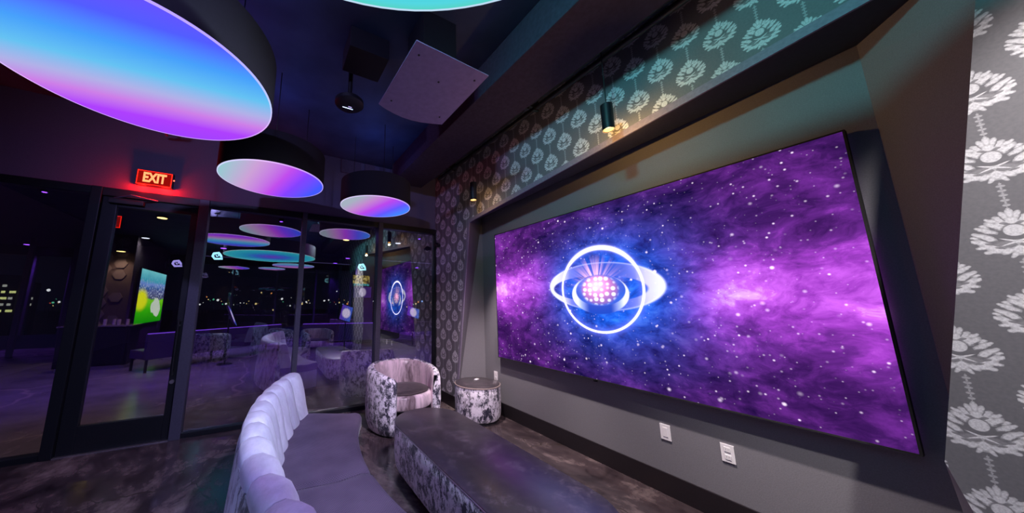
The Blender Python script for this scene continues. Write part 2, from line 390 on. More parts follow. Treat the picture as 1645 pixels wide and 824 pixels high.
hd = tb('pull_handle', [(-.875, D - .02, 1.24), (-.875, D - .075, 1.24), (-.875, D - .08, 1.27), (-.875, D - .08, .68), (-.875, D - .075, .71), (-.875, D - .02, .71)], .011, M['frame'], d1)
tb('pull_handle_cap', [(-.875, D - .018, 1.20), (-.875, D - .07, 1.20)], .012, M['steel'], d1)
tb('lock', [(-.872, D - .02, .60), (-.872, D - .045, .60)], .02, M['steel'], d1, 16)
cl = bx('door_closer', (-1.62, -1.33, D - .075, D - .02, 2.52, 2.57), M['black'], d1, bevel=.006)
tb('closer_arm', [(-1.58, D - .05, 2.58), (-1.40, D - .20, 2.592), (-1.22, D - .04, 2.60)], .008, plain('arm_metal', (.35, .28, .42, 1), .4, .6), d1)
bx('threshold', (-1.685, -.835, D - .05, D + .06, 0, .008), M['steel'], d1)

# ------------------------------------------------------------------ luminous drums
def drum(label, c, r, z, colfn, up=6, upc=(.06, .16, .8), h=.3):
    t = empty('drum_light', label, 'ceiling light', (c[0], c[1], z), group='round glowing drum lights')
    lz('drum_body', [(r + .004, .005), (r + .004, h), (r - .1, h + .004)], plain('drum_side', (.008, .007, .014, 1), .9), t, n=96)
    g = G('drum_glow'); col = colfn(g, g.sep(g.obj()), r); 
    bm = bmesh.new(); lathe(bm, [(r - .006, -.004), (r - .004, .004)], 96)
    dif = finish('diffuser', bm, g.emit(col, DISC), t)
    g2 = G('drum_rim'); s2 = g2.sep(g2.obj()); rim = colfn(g2, s2, r)
    bm = bmesh.new(); n = 96
    ri = [[bm.verts.new((q * math.cos(2 * PI * i / n), q * math.sin(2 * PI * i / n), zz)) for i in range(n)] for q, zz in ((r - .006, -.005), (r + .001, -.005), (r + .001, .004), (r - .006, .004))]
    for k in range(4):
        a, b = ri[k], ri[(k + 1) % 4]
        for i in range(n): bm.faces.new((a[i], a[(i + 1) % n], b[(i + 1) % n], b[i]))
    finish('rim', bm, g2.emit(g2.mix(.45, rim, (.75, .55, 1, 1)), DISC * 1.1), t)
    for k in range(3):
        a = 2 * PI * k / 3 + .5
        tb('hanger', [(.7 * r * math.cos(a), .7 * r * math.sin(a), h), (.7 * r * math.cos(a), .7 * r * math.sin(a), H - z)], .004, M['black'], t, 6)
    lamp('added_uplight', 'SPOT', (0, 0, h + .02), up * 1.6, upc, t, .1, 150, .6, (0, 0, 1))  # uplight added on top of each drum to tint the ceiling
    return t
def col_a(g, s, r):
    f = g.ma('ADD', g.ma('DIVIDE', s[1], 2 * r), .5)
    f = g.ma('ADD', f, g.ma('MULTIPLY', s[0], .03))
    return g.ramp(f, [(.0, lin((95, 72, 232))), (.14, lin((74, 84, 235))), (.29, lin((64, 145, 228))), (.44, lin((92, 176, 220))), (.58, lin((160, 160, 210))), (.70, lin((186, 115, 210))), (.84, lin((158, 58, 230))), (1, lin((145, 58, 230)))])
def col_x(stops):
    def f_(g, s, r):
        f = g.ma('ADD', g.ma('DIVIDE', g.ma('ADD', s[0], g.ma('MULTIPLY', s[1], .25)), 2 * r), .5)
        return g.ramp(f, stops)
    return f_
col_b = col_x([(.02, lin((140, 180, 190))), (.26, lin((185, 145, 195))), (.55, lin((175, 70, 215))), (.72, lin((120, 60, 235))), (.95, lin((60, 80, 235)))])
col_c = col_x([(.1, lin((150, 160, 175))), (.3, lin((178, 120, 190))), (.5, lin((170, 65, 215))), (.75, lin((90, 80, 235))), (.95, lin((60, 120, 235)))])
def col_d(g, s, r):
    f = g.ma('DIVIDE', g.length(g.comb(s[0], s[1])), r)
    return g.ramp(f, [(.05, lin((110, 70, 215))), (.35, lin((60, 110, 220))), (.6, lin((40, 160, 205))), (.9, lin((55, 185, 205))), (.97, lin((75, 195, 205))), (1, lin((80, 190, 170)))])
def col_e(g, s, r):
    f = g.ma('ADD', g.ma('DIVIDE', s[1], 2 * r), .5)
    return g.ramp(f, [(.1, lin((200, 120, 200))), (.5, lin((120, 120, 215))), (.9, lin((90, 180, 205)))])
ZD = 2.65
drum('large round ceiling light with violet, blue and cyan bands, at the upper left', (-.70, 2.05), .62, ZD, col_a, 10, (.05, .14, .8))
drum('medium round ceiling light fading teal to pink to blue, right of the exit sign', (-.055, 3.29), .465, ZD, col_b)
drum('smallest round ceiling light, pink to blue, in front of the window corner', (1.10, 3.62), .43, ZD, col_c)
drum('widest round ceiling light, cyan and teal, at the top edge of the picture', (-.03, .04), 1.06, ZD, col_d, 34, (.01, .28, .62))
drum('round ceiling light behind the camera, reflected pale across the first slim mullion', (.62, -1.85), .62, ZD, col_e)
drum('round blue and pink ceiling light behind the camera, seen as the leftmost low reflection', (-1.15, -3.4), .45, ZD, col_b)
drum('round pink ceiling light behind the camera, seen as the low middle reflection', (.0, -3.1), .42, ZD, col_e)

# ------------------------------------------------------------------ exit signs
def text_mesh(s, size, depth):
    cu = bpy.data.curves.new('t', 'FONT'); cu.body = s; cu.size = size; cu.extrude = depth; cu.align_x = 'CENTER'; cu.align_y = 'CENTER'
    cu.offset = size * .035
    o = bpy.data.objects.new('t', cu); COL.objects.link(o)
    dg = bpy.context.evaluated_depsgraph_get(); me = bpy.data.meshes.new_from_object(o.evaluated_get(dg))
    bpy.data.objects.remove(o); return me
red = glow('exit_red_edge', (1, .015, .008), 2.2)
bright = glow('exit_letter_glow', (1, .24, .09), 2.3)
panelred = glow('exit_panel_glow', (.30, .004, .003), 1.0)
def exit_sign(label, c, wd, ht, letters=True):
    t = empty('exit_sign', label, 'exit sign', c)
    bx('housing', (-wd / 2 - .008, wd / 2 + .008, .0, .04, -ht / 2 - .008, ht / 2 + .008), M['black'], t, bevel=.004)
    bx('face', (-wd / 2, wd / 2, -.006, .0, -ht / 2, ht / 2), panelred, t)
    bm = bmesh.new(); e = .008
    box(bm, -wd / 2, wd / 2, -.010, -.004, ht / 2 - e, ht / 2); box(bm, -wd / 2, wd / 2, -.010, -.004, -ht / 2, -ht / 2 + e)
    box(bm, -wd / 2, -wd / 2 + e, -.010, -.004, -ht / 2, ht / 2); box(bm, wd / 2 - e, wd / 2, -.010, -.004, -ht / 2, ht / 2)
    finish('edge_light', bm, red, t)
    me = text_mesh('EXIT', ht * .92, .003); o = bpy.data.objects.new('lettering', me); COL.objects.link(o)
    me.materials.append(bright); o.parent = t; o.rotation_euler = (PI / 2, 0, 0); o.location = (0, -.010, -.002); o.scale = (.66, 1, 1)
    return t
ex = exit_sign('red glowing EXIT sign on the wall above the glass door', (-1.277, D - .045, 2.862), .31, .165)
lz('indicator', [(.007, 0), (.007, .012)], glow('test_lamp', (1, .1, .05), 5), ex, (.175, -.01), 12)
for xx in (-.1, .1): lamp('exit_glow', 'POINT', (xx, -.035, -.10), 9, (1, .008, .004), ex, .02)
e2 = exit_sign('small red exit sign seen through the door glass, cut off by the stile', (-2.36, 6.5, 2.72), .34, .19)
bx('hanger', (-.02, .02, .01, .03, .10, .58), M['black'], e2)

# ------------------------------------------------------------------ big screen
def galaxy():
    g = G('galaxy_screen'); s = g.sep(g.obj())
    u = g.ma('MULTIPLY', s[1], -1.0); v = s[2]
    P = g.comb(u, v)
    Ps = g.mapp(P, sca=(1, 1.5, 1))
    wv = g.noise(Ps, 1.1, 4, .6, color=True)
    Pw = g.vadd(Ps, g.mapp(wv, loc=(-.28, -.28, 0), sca=(.55, .55, 0)))
    n1 = g.noise(Pw, 1.7, 8, .62); n2 = g.noise(Pw, 6.0, 7, .66)
    bandc = g.ma('MULTIPLY', g.ma('SINE', g.ma('MULTIPLY', u, 1.3)), -.05)
    bd = g.ma('DIVIDE', g.ma('SUBTRACT', v, bandc), .34)
    band = g.ma('EXPONENT', g.ma('MULTIPLY', g.ma('MULTIPLY', bd, bd), -1.0))
    side = g.step(g.ma('ABSOLUTE', g.ma('SUBTRACT', u, .05)), .35, 1.0)
    t = g.ma('ADD', g.ma('MULTIPLY', g.ma('MULTIPLY', band, side), .36), g.ma('MULTIPLY', n1, .75))
    t = g.ma('ADD', t, g.ma('MULTIPLY', g.ma('SUBTRACT', n2, .5), .55))
    base = g.ramp(t, [(.22, (.006, .002, .030, 1)), (.38, (.045, .008, .10, 1)), (.52, (.13, .020, .24, 1)), (.64, (.32, .045, .50, 1)), (.78, (.62, .12, .85, 1)), (.93, (.98, .62, 1, 1))])
    # blue cloud behind the emblem
    e = g.length(g.mapp(P, loc=(.06, .0, 0), sca=(.62, .50, 1000.), typ='TEXTURE'))
    bl = g.ma('EXPONENT', g.ma('MULTIPLY', g.ma('MULTIPLY', e, e), -1.1))
    bl = g.ma('MULTIPLY', bl, g.ma('ADD', g.ma('MULTIPLY', n1, 1.8), .45), clamp=True)
    bc = g.ramp(g.ma('ADD', g.ma('MULTIPLY', n2, .8), g.ma('MULTIPLY', n1, .3)), [(.40, (.004, .02, .24, 1)), (.58, (.008, .10, .72, 1)), (.78, (.05, .26, 1, 1)), (.95, (.5, .7, 1, 1))])
    col = g.mix(bl, base, bc)
    # stars
    for sc_, thr, keep, st_ in ((10., .12, .35, 1.5), (24., .17, .45, 1.1), (6., .09, .4, 2.0), (45., .2, .75, .5)):
        vn = g.n('TexVoronoi'); g.put(vn.inputs['Vector'], P); vn.inputs['Scale'].default_value = sc_
        cs = g.n('SeparateColor'); g.put(cs.inputs[0], vn.outputs['Color'])
        on = g.ma('MULTIPLY', g.ma('GREATER_THAN', cs.outputs[0], keep), cs.outputs[1])
        dot = g.ma('MULTIPLY', g.ma('SUBTRACT', 1.0, g.step(vn.outputs['Distance'], 0.0, thr * 1.25)), on)
        col = g.mix(g.ma('MULTIPLY', dot, st_), col, (1, .82, 1, 1), 'ADD')
    # emblem helpers
    def E(cx, cy, a, b, ang=0): return g.length(g.mapp(P, loc=(cx, cy, 0), rot=(0, 0, R_(ang)), sca=(a, b, 1000.), typ='TEXTURE'))
    def inside(d, soft=.03): return g.ma('SUBTRACT', 1.0, g.step(d, 1 - soft, 1 + soft))
    def line(d, wd, k=1.0):
        x = g.ma('DIVIDE', g.ma('SUBTRACT', d, 1.0), wd)
        return g.ma('MULTIPLY', g.ma('EXPONENT', g.ma('MULTIPLY', g.ma('MULTIPLY', x, x), -1.0)), k)
    o1 = E(-.02, .035, .565, .225, -2); o2 = E(-.06, .015, .48, .125, -2)
    l1 = E(-.025, -.04, .285, .185); l2 = E(-.015, -.005, .25, .145)
    rib = g.ma('MULTIPLY', inside(o1), g.ma('SUBTRACT', 1.0, inside(o2)))
    ends = g.step(g.ma('ABSOLUTE', u), .12, .56)
    col = g.mix(g.ma('MULTIPLY', rib, .8), col, g.ramp(ends, [(0, (.04, .10, .62, 1)), (.45, (.22, .25, .9, 1)), (.75, (.75, .7, 1, 1)), (1, (1, 1, 1, 1))]))
    col = g.mix(line(o1, .025, .5), col, (.5, .5, 1, 1), 'ADD')
    # rays fanning up from the core
    ang = g.ma('ARCTAN2', g.ma('SUBTRACT', v, .03), g.ma('ADD', u, .03))
    rays = g.noise(g.comb(g.ma('MULTIPLY', ang, 1.9), 0.0), 3.0, 1)
    fan = g.ma('MULTIPLY', g.step(rays, .42, .58), g.ma('EXPONENT', g.ma('MULTIPLY', g.ma('ABSOLUTE', g.ma('SUBTRACT', ang, 1.85)), -1.3)))
    fan = g.ma('MULTIPLY', fan, g.ma('SUBTRACT', 1., g.step(g.length(g.vadd(P, (.03, -.03, 0))), .08, .34)))
    col = g.mix(g.ma('MULTIPLY', fan, 1.5, clamp=True), col, (1, .55, .85, 1))
    col = g.mix(g.ma('MULTIPLY', inside(l1), .75), col, (.02, .10, .62, 1))
    ring2 = g.ma('MULTIPLY', inside(l1), g.ma('SUBTRACT', 1.0, inside(l2)))
    lr = g.step(g.ma('ABSOLUTE', g.ma('ADD', u, .02)), .1, .28)
    col = g.mix(ring2, col, g.ramp(lr, [(0, (.01, .06, .5, 1)), (.5, (.35, .45, 1, 1)), (1, (1, 1, 1, 1))]))
    # honeycomb ball
    bal = E(-.015, .0, .18, .135)
    hx = g.voro(g.mapp(P, sca=(1, 1.15, 1)), 17, 'F1', rnd=.35)
    cell = g.ma('SUBTRACT', 1.0, g.step(hx, .28, .5))
    hot = g.ma('EXPONENT', g.ma('MULTIPLY', g.length(g.mapp(P, loc=(-.04, .04, 0), sca=(.12, .09, 1000.), typ='TEXTURE')), -1.0))
    bcol = g.mix(cell, g.mix(g.ma('MULTIPLY', hot, 1.4, clamp=True), (.03, .12, .5, 1), (.9, .12, .4, 1)), g.mix(g.ma('MULTIPLY', hot, 1.2, clamp=True), (.8, .95, 1.1, 1), (1.2, .55, .85, 1)))
    col = g.mix(inside(bal, .12), col, bcol)
    col = g.mix(g.ma('MULTIPLY', g.ma('MULTIPLY', hot, hot), 1.8), col, (1, .55, .85, 1), 'ADD')
    # big circle and its bloom on the screen picture
    rg = E(-.02, .008, .405, .40)
    col = g.mix(line(rg, .10, .28), col, (.25, .25, 1, 1), 'ADD')
    thick = g.ma('ADD', .018, g.ma('MULTIPLY', g.step(v, .1, .42), .022))
    x = g.ma('DIVIDE', g.ma('SUBTRACT', rg, 1.0), thick)
    col = g.mix(g.ma('EXPONENT', g.ma('MULTIPLY', g.ma('MULTIPLY', x, x), -1.0)), col, (3.2, 3.0, 4.2, 1))
    return g.emit(col, SCREEN)
tv = empty('video_wall_screen', 'huge wall-mounted screen showing a purple galaxy and glowing ring emblem', 'television', (W2 - .066, 1.833, 1.580))
yh, zh = 1.514, .828
bx('panel', (0, .040, -yh, yh, -zh, zh), galaxy(), tv)
bm = bmesh.new(); e = .009
box(bm, -.003, .045, -yh - e, -yh, -zh - e, zh + e); box(bm, -.003, .045, yh, yh + e, -zh - e, zh + e)
box(bm, -.003, .045, -yh, yh, zh, zh + e); box(bm, -.003, .045, -yh, yh, -zh - e, -zh)
finish('bezel', bm, M['rubber'], tv)
bx('mount', (.041, .0655, -.8, .8, -.4, .4), M['black'], tv)
lz('sensor', [(.02, -.02), (.02, 0)], M['black'], tv, (.02, 0), 16).location = (.01, .15, -zh - e)

# ------------------------------------------------------------------ power outlets
def outlet(label, y, z, kind):
    t = empty('wall_outlet', label, 'outlet', (W2 - .001, y, z), group='white outlets under the screen')
    bx('cover_plate', (-.006, 0, -.036, .036, -.057, .057), M['plate'], t, bevel=.002)
    if kind:
        for dz in (.024, -.024):
            f = bx('socket', (-.009, -.005, -.017, .017, dz - .015, dz + .015), M['plate'], t, bevel=.003)
            bm = bmesh.new()
            for dy in (-.006, .006): box(bm, -.0095, -.0085, dy - .001, dy + .001, dz - .002, dz + .007)
            finish('slots', bm, M['slot'], f)
    else:
        bx('insert', (-.009, -.005, -.017, .017, -.034, .034), M['plate'], t, bevel=.003)
outlet('white blank outlet plate low under the screen centre, left of the duplex one', 1.44, .457, 0)
outlet('white duplex outlet plate low on the alcove wall, nearest the camera', 1.067, .45, 1)
outlet('small white outlet plate on the alcove wall just above the round side table', 3.495, .475, 1)

# ------------------------------------------------------------------ pendants
def pendant(label, x, y, z0, z1, power, r=.042):
    t = empty('pendant_light', label, 'pendant light', (x, y, z0), group='black cylinder pendants')
    hh = z1 - z0
    bm = bmesh.new(); n = 32
    prof = [(r - .006, hh - .02), (r - .006, 0), (r, 0), (r, hh - .004), (r - .004, hh), (.006, hh)]
    rings = [[bm.verts.new((q * math.cos(2 * PI * i / n), q * math.sin(2 * PI * i / n), zz)) for i in range(n)] for q, zz in prof]
    for a, b in zip(rings, rings[1:]):
        for i in range(n): bm.faces.new((a[i], a[(i + 1) % n], b[(i + 1) % n], b[i]))
    bm.faces.new(rings[-1]); finish('cylinder_shade', bm, M['black'], t, smooth=40)
    tb('cable', [(0, 0, hh), (0, 0, H - z0 - .02)], .004, M['black'], t, 6)
    lz('canopy', [(.04, H - z0 - .02), (.04, H - z0)], M['black'], t, n=24)
    lz('bulb', [(.012, .004), (.034, .006), (.034, .03), (.012, .05)], glow('warm_bulb', (1, .42, .10), 4.5), t, n=24)
    lamp('pendant_glow', 'SPOT', (0, 0, -.004), power, (1, .86, .85), t, .03, 62, .7, (.24, 0, -1))
    lamp('pendant_halo', 'POINT', (0.0, 0, -.045), power * (.03 if y < 2 else .006), (1, .55, .16), t, .02)
pendant('black cylinder pendant with warm bulb hanging before the damask band, nearer one', 2.15, 1.243, 2.735, 2.945, 340)
pendant('black cylinder pendant with warm bulb hanging at the window end of the damask wall', 2.15, 2.98, 2.72, 2.95, 340)

# ------------------------------------------------------------------ ceiling things
pn = empty('ceiling_panel', 'square mottled grey panel hung under the dark ceiling, bowed along one edge', 'panel', (0, 0, 3.10))
bm = bmesh.new(); top = []
edge = [(.697, 1.543), (1.295, 1.573), (1.297, 2.271)] + [(1.297 - .615 * t, 2.271 + .075 * math.sin(PI * t)) for t in (.15, .3, .45, .6, .75, .9)] + [(.682, 2.262)]
f = bm.faces.new([bm.verts.new((x, y, 0)) for x, y in edge])
r = bmesh.ops.extrude_face_region(bm, geom=[f])
for v in [q for q in r['geom'] if isinstance(q, bmesh.types.BMVert)]: v.co.z += .006
finish('panel_board', bm, M['panelgrey'], pn)
for x, y in ((.76, 1.64), (1.23, 1.66), (1.22, 2.18), (.76, 2.17), (1.0, 1.8)):
    lz('screw', [(.008, -.003), (.008, .001)], M['black'], pn, (x, y), 10)
bx('hanger_box', (.85, 1.13, 1.75, 2.05, .04, H - 3.10), M['black'], pn)
ap = empty('ceiling_speaker', 'round black ceiling device with a small lit mark, left of the square panel', 'ceiling device', (.50, 2.56, 3.22))
lz('dome', [(.05, -.028), (.10, -.02), (.125, 0), (.125, .03), (.11, .045)], M['black'], ap)
lz('stem', [(.02, .045), (.02, H - 3.22)], M['black'], ap, n=16)
bm = bmesh.new(); box(bm, -.055, .035, .012, .020, -.0285, -.026, mtx=Matrix.Rotation(.0, 4, 'Z')); finish('lit_mark', bm, glow('blue_white_led', (.45, .6, 1), 4), ap)
bx('led', (-.01, .02, -.014, -.006, -.0285, -.026), glow('violet_led', (.5, .4, .9), 1.5), ap)
vb = bx('duct_box', (.40, .72, 2.14, 2.44, 3.44, H), M['black'], bevel=.006); tag(vb, 'dark square ceiling box beside the round black device', 'duct')
o = tb('sprinkler_pipe', [(-1.22, 4.40, 3.40), (-1.20, 3.5, 3.42), (-1.19, 2.9, 3.44)], .014, plain('pipe_paint', (.20, .13, .24, 1), .4, .5)); tag(o, 'short mauve-lit ceiling pipe above the exit sign', 'pipe')
bx('hanger', (-1.215, -1.19, 3.6, 3.62, 3.42, H), M['black'], o)
sc_ = empty('security_camera', 'small black camera on the damask pier beside the last window', 'camera', (W1 - .001, 4.33, 2.40))
lz('mount', [(.03, 0), (.03, .02)], M['black'], sc_, n=24).rotation_euler = (0, -PI / 2, 0)
bm = bmesh.new(); bmesh.ops.create_uvsphere(bm, u_segments=24, v_segments=14, radius=.042); o = finish('camera_ball', bm, plain('gloss_black', (.01, .01, .015, 1), .1), sc_, smooth=True); o.location = (-.05, 0, 0)
tb('lens', [(-.075, -.02, -.008), (-.10, -.035, -.014)], .018, M['black'], sc_, 20)

# ------------------------------------------------------------------ curved sofa
SC = (3.04, 2.07)
sofa = empty('curved_sofa', 'curved lavender channel-back sofa with crushed velvet back, in the foreground', 'sofa')
def arc_pt(r, th, z): return (SC[0] - r * math.cos(th), SC[1] + r * math.sin(th), z)
def sweep(name, prof, t0, t1, mat, parent, nseg=8, bulge=None, wts=None, sm=50):
    bm = bmesh.new(); rings = []
    for i in range(nseg + 1):
        t = i / nseg; th = t0 + (t1 - t0) * t
        ring = []
        cr = sum(p[0] for p in prof) / len(prof); cz = sum(p[1] for p in prof) / len(prof)
        for k, (r, z) in enumerate(prof):
            if bulge:
                b = bulge(t) * (wts[k] if wts else 1) - (.007 * max(0, abs(2 * t - 1) - .86) / .14 if wts else 0); r2 = cr + (r - cr) * (1 + 0) ; z2 = z
                # push outwards from the core except at the base
                dr, dz = r - cr, z - cz; L = math.hypot(dr, dz) or 1
                r = r + dr / L * b * (1 if True else 0); z = max(z + dz / L * b, min(q[1] for q in prof))
            ring.append(bm.verts.new(arc_pt(r, th, z)))
        rings.append(ring)
    n = len(prof)
    for a, b in zip(rings, rings[1:]):
        for k in range(n): bm.faces.new((a[k], a[(k + 1) % n], b[(k + 1) % n], b[k]))
    bm.faces.new(rings[0][::-1]); bm.faces.new(rings[-1])
    return finish(name, bm, mat, parent, smooth=sm)
T0, T1 = R_(-27), R_(24.6); NCH = 13
chan = [(2.885, .40), (2.90, .46), (2.925, .55), (2.95, .64), (2.972, .72), (2.99, .765), (3.01, .787), (3.04, .798), (3.08, .795), (3.11, .78), (3.122, .75), (3.122, .60), (3.12, .42)]
dth = (T1 - T0) / NCH
for i in range(NCH):
    a = T0 + i * dth
    sweep('back_channel', chan, a + .0012, a + dth - .0012, M['lavender'], sofa, 10, lambda t, i=i: -.040 + .056 * (1 - (0 if (i == NCH - 1 and t > .5) or (i == 0 and t < .5) else abs(2 * t - 1)) ** 2) - (.012 if (i == NCH - 1 and t > .98) or (i == 0 and t < .02) else 0), [1, 1, 1, 1, 1, .95, .6, .15, .1, .1, .1, .05, .05], sm=60)
shell = [(3.09, .06), (3.09, .70), (3.105, .735), (3.121, .735), (3.132, .70), (3.150, .5), (3.175, .25), (3.18, .06)]
o = sweep('back_shell', shell, T0 - .004, T1 + .004, M['velvet_pale'], sofa, 60); o['label'] = 'crushed velvet outer back'
base = [(2.42, .02), (2.42, .30), (3.10, .30), (3.10, .02)]
sweep('base', base, T0, T1, M['lavender'], sofa, 40)
seatp = [(2.405, .30), (2.385, .33), (2.385, .39), (2.40, .42), (2.43, .432), (2.6, .436), (2.85, .432), (2.93, .43), (2.93, .30)]
tm = R_(-1.0)
for a, b in ((T0, tm - .001), (tm + .001, T1)):
    sweep('seat_cushion', seatp, a, b, M['seat'], sofa, 30, lambda t: -.024 * max(0, 1 - min(t, 1 - t) / .05) ** 2)
for th in (T0 + .05, T1 - .05, 0):
    for rr in (2.5, 3.05):
        p = arc_pt(rr, th, 0); lz('foot', [(.02, 0), (.024, .05)], M['black'], sofa, (p[0], p[1]), 16)

# ------------------------------------------------------------------ tub chair
def tub_chair(label, loc, rz, mats=('velvet', 'velvet_rose', 'seat_hide'), group='crushed velvet tub chairs'):
    t = empty('tub_chair', label, 'armchair', loc, rz, group)      # faces local -Y
    NP = 56; PH = R_(139)
    def plan(ph, inset):
        s_, c_ = math.sin(ph), math.cos(ph)
        rx, ry = .45 - inset, .41 - inset
        k = .82
        return (rx * math.copysign(abs(s_) ** k, s_), ry * math.copysign(abs(c_) ** k, c_))
    def top(ph):
        a = abs(ph) / PH
        return .715 - .115 * (a ** 2.2)
    bm = bmesh.new(); rings = []
    for i in range(NP + 1):
        ph = -PH + 2 * PH * i / NP; H_ = top(ph); th = .095
        a = abs(ph) / PH
        endf = max(0, (a - .955) / .045)
        low = .008 + .0 * a
        shr = .030 * endf ** 2
        prof = [(.075, low, 1), (.045, .02, 1), (.014, .12, 1), (.0, .30, 1), (.006, H_ - .08, 1), (.020, H_ - .025, 1), (.045, H_ - .003, 1), (.065, H_, 1), (.088, H_ - .008, 0), (.105, H_ - .03, 0), (.115, H_ - .09, 0), (.118, .40, 0), (.118, .25, 0), (.115, low, 0)]
        ring = []
        for ins, z, _ in prof:
            ins = ins + shr if ins < .06 else ins - shr
            z = z - .02 * endf ** 2 if z > .4 else z + (.012 * endf ** 2 if z < .2 else 0)
            x, y = plan(ph, ins); ring.append(bm.verts.new((x, y, z)))
        rings.append(ring)
    n = len(rings[0])
    mi = []
    for a, b in zip(rings, rings[1:]):
        for k in range(n):
            f = bm.faces.new((a[k], a[(k + 1) % n], b[(k + 1) % n], b[k])); f.material_index = 1 if 8 <= k <= 12 else 0
    bm.faces.new(rings[0][::-1]); bm.faces.new(rings[-1])
    sh = finish('tub_shell', bm, M[mats[0]], t, smooth=70); sh.data.materials.append(M[mats[1]])
    def blob(z0, z1, ins, rnd, mat, name, top_in=0):
        bm = bmesh.new(); N = 48; R2 = []
        for (dz, extra) in ((0, rnd), (rnd * .3, rnd * .3), (rnd, 0), (z1 - z0 - rnd, 0), (z1 - z0 - rnd * .3, rnd * .3), (z1 - z0, rnd), (z1 - z0 + .006, rnd + .12)):
            ring = []
            for i in range(N):
                a = 2 * PI * i / N; s_, c_ = math.sin(a), math.cos(a); k = .85
                x = (.45 - ins - extra) * math.copysign(abs(s_) ** k, s_)
                y = (.41 - ins - extra) * math.copysign(abs(c_) ** k, c_) - .03 * (c_ < 0) * abs(c_)
                ring.append(bm.verts.new((x, y, z0 + dz)))
            R2.append(ring)
        for a, b in zip(R2, R2[1:]):
            for i in range(N): bm.faces.new((a[i], a[(i + 1) % N], b[(i + 1) % N], b[i]))
        bm.faces.new(R2[0][::-1]); bm.faces.new(R2[-1]); return finish(name, bm, mat, t, smooth=50)
    blob(.24, .405, .120, .03, M[mats[1]], 'seat_cushion')
    blob(.408, .425, .150, .006, M[mats[2]], 'seat_top')
    blob(.03, .235, .19, .005, M['black'], 'base')
    lz('foot', [(.2, 0), (.2, .03)], M['black'], t, n=32)
    return t
chair = tub_chair('crushed velvet tub chair with rose satin inside, between sofa and side table by the window', (1.555, 3.70, 0), R_(11))
for lab, loc, rz in (('velvet tub chair behind the camera, seen reflected right of the slim mullion', (1.32, -.62, 0), R_(170)),
                     ('dark velvet tub chair behind the camera, seen reflected as an arch in the wide pane', (.46, -1.36, 0), R_(100)),
                     ('velvet tub chair behind the camera, seen from its back in the pane by the door', (-1.25, -.75, 0), R_(5))):
    c = copy_tree(chair); c.location = loc; c.rotation_euler = (0, 0, rz); c['label'] = lab

# ------------------------------------------------------------------ side table
def side_table(label, loc, card=True):
    st_ = empty('round_side_table', label, 'side table', loc, group='round velvet side tables')
    lz('drum_base', [(.20, .028), (.262, .03), (.282, .06), (.292, .12), (.294, .30), (.294, .405), (.288, .418)], M['velvet'], st_, n=72)
    lz('top_trim', [(.290, .418), (.297, .42), (.297, .430), (.290, .432)], plain('champagne_trim', (.55, .45, .42, 1), .35, .5), st_, n=72)
    lz('top', [(.286, .432), (.286, .438), (.280, .441)], M['hide'], st_, n=72)
    lz('plinth', [(.25, 0), (.25, .03)], M['black'], st_, n=48)
    return st_
side_table('round crushed velvet side table with dark top, in the corner by the alcove', (2.485, 3.445, 0))
o = bx('table_card', (-.035, .035, -.022, .022, 0, .008), M['plate'], bevel=.002); o.location = (2.55, 3.55, .4425); o.rotation_euler = (0, 0, .5)
tag(o, 'small white card lying on the round side table', 'card')
side_table('round velvet side table behind the camera, seen reflected by the door', (-1.75, -1.9, 0))

# ------------------------------------------------------------------ long coffee table
ct = empty('coffee_table', 'long rounded coffee table with dark leather top and crushed velvet sides', 'coffee table')
def stadium(cx, ya, yb, r, n=20):
    P = [(cx + r * math.cos(PI * i / n), yb - r + r * math.sin(PI * i / n)) for i in range(n + 1)]
    P += [(cx - r * math.cos(PI * i / n), ya + r - r * math.sin(PI * i / n)) for i in range(n + 1)]
    return P
def loft(name, layers, mat, cx=1.3725, ya=.95, yb=2.945, r0=.3255):
    bm = bmesh.new(); rings = []
    for ins, z in layers: rings.append([bm.verts.new((x, y, z)) for x, y in stadium(cx, ya + ins, yb - ins, r0 - ins)])
    n = len(rings[0])
    for a, b in zip(rings, rings[1:]):
        for i in range(n): bm.faces.new((a[i], a[(i + 1) % n], b[(i + 1) % n], b[i]))
    bm.faces.new(rings[0][::-1]); bm.faces.new(rings[-1]); return finish(name, bm, mat, ct, smooth=40)
loft('body', [(.07, .03), (.035, .045), (.014, .09), (.004, .16), (.0, .30), (.0, .395), (.003, .403)], M['velvet'])
loft('edge_trim', [(.001, .403), (-.002, .404), (-.002, .411), (.001, .412)], M['steel'])
loft('top', [(.003, .412), (.003, .418), (.008, .421)], M['hide'])
loft('plinth', [(.10, 0), (.10, .03)], M['black'])

# ------------------------------------------------------------------ lounge beyond the glass
YB = 15.0
st(bx('floor_lounge', (-9, 9, D + .08, YB + .2, -.1, 0), M['floor2']), 'polished grey floor of the lounge beyond the glass, with pale cracks', 'floor')
st(bx('ceiling_lounge', (-9, 9, D + .15, YB + .2, 3.3, 3.4), M['dirt']), 'black ceiling of the lounge beyond the glass', 'ceiling')
st(bx('wall_lounge_left', (-9.1, -9, D + .08, YB, 0, 3.3), M['dirt']), 'dark far left wall of the lounge beyond the glass', 'wall')
st(bx('wall_lounge_right', (9, 9.1, D + .08, YB, 0, 3.3), M['dirt']), 'dark far right wall of the lounge beyond the glass', 'wall')
fw = empty('window_5', 'far window wall of the lounge with the city lights behind', 'window', kind='structure')
bx('sill', (-9, 9, YB, YB + .12, 0, .42), plain('teal_sill', (.03, .05, .07, 1), .5), fw)
bx('head', (-9, 9, YB, YB + .12, 3.0, 3.3), M['frame'], fw)
bx('pane', (-9, 9, YB + .05, YB + .06, .42, 3.0), M['glass_far'], fw)
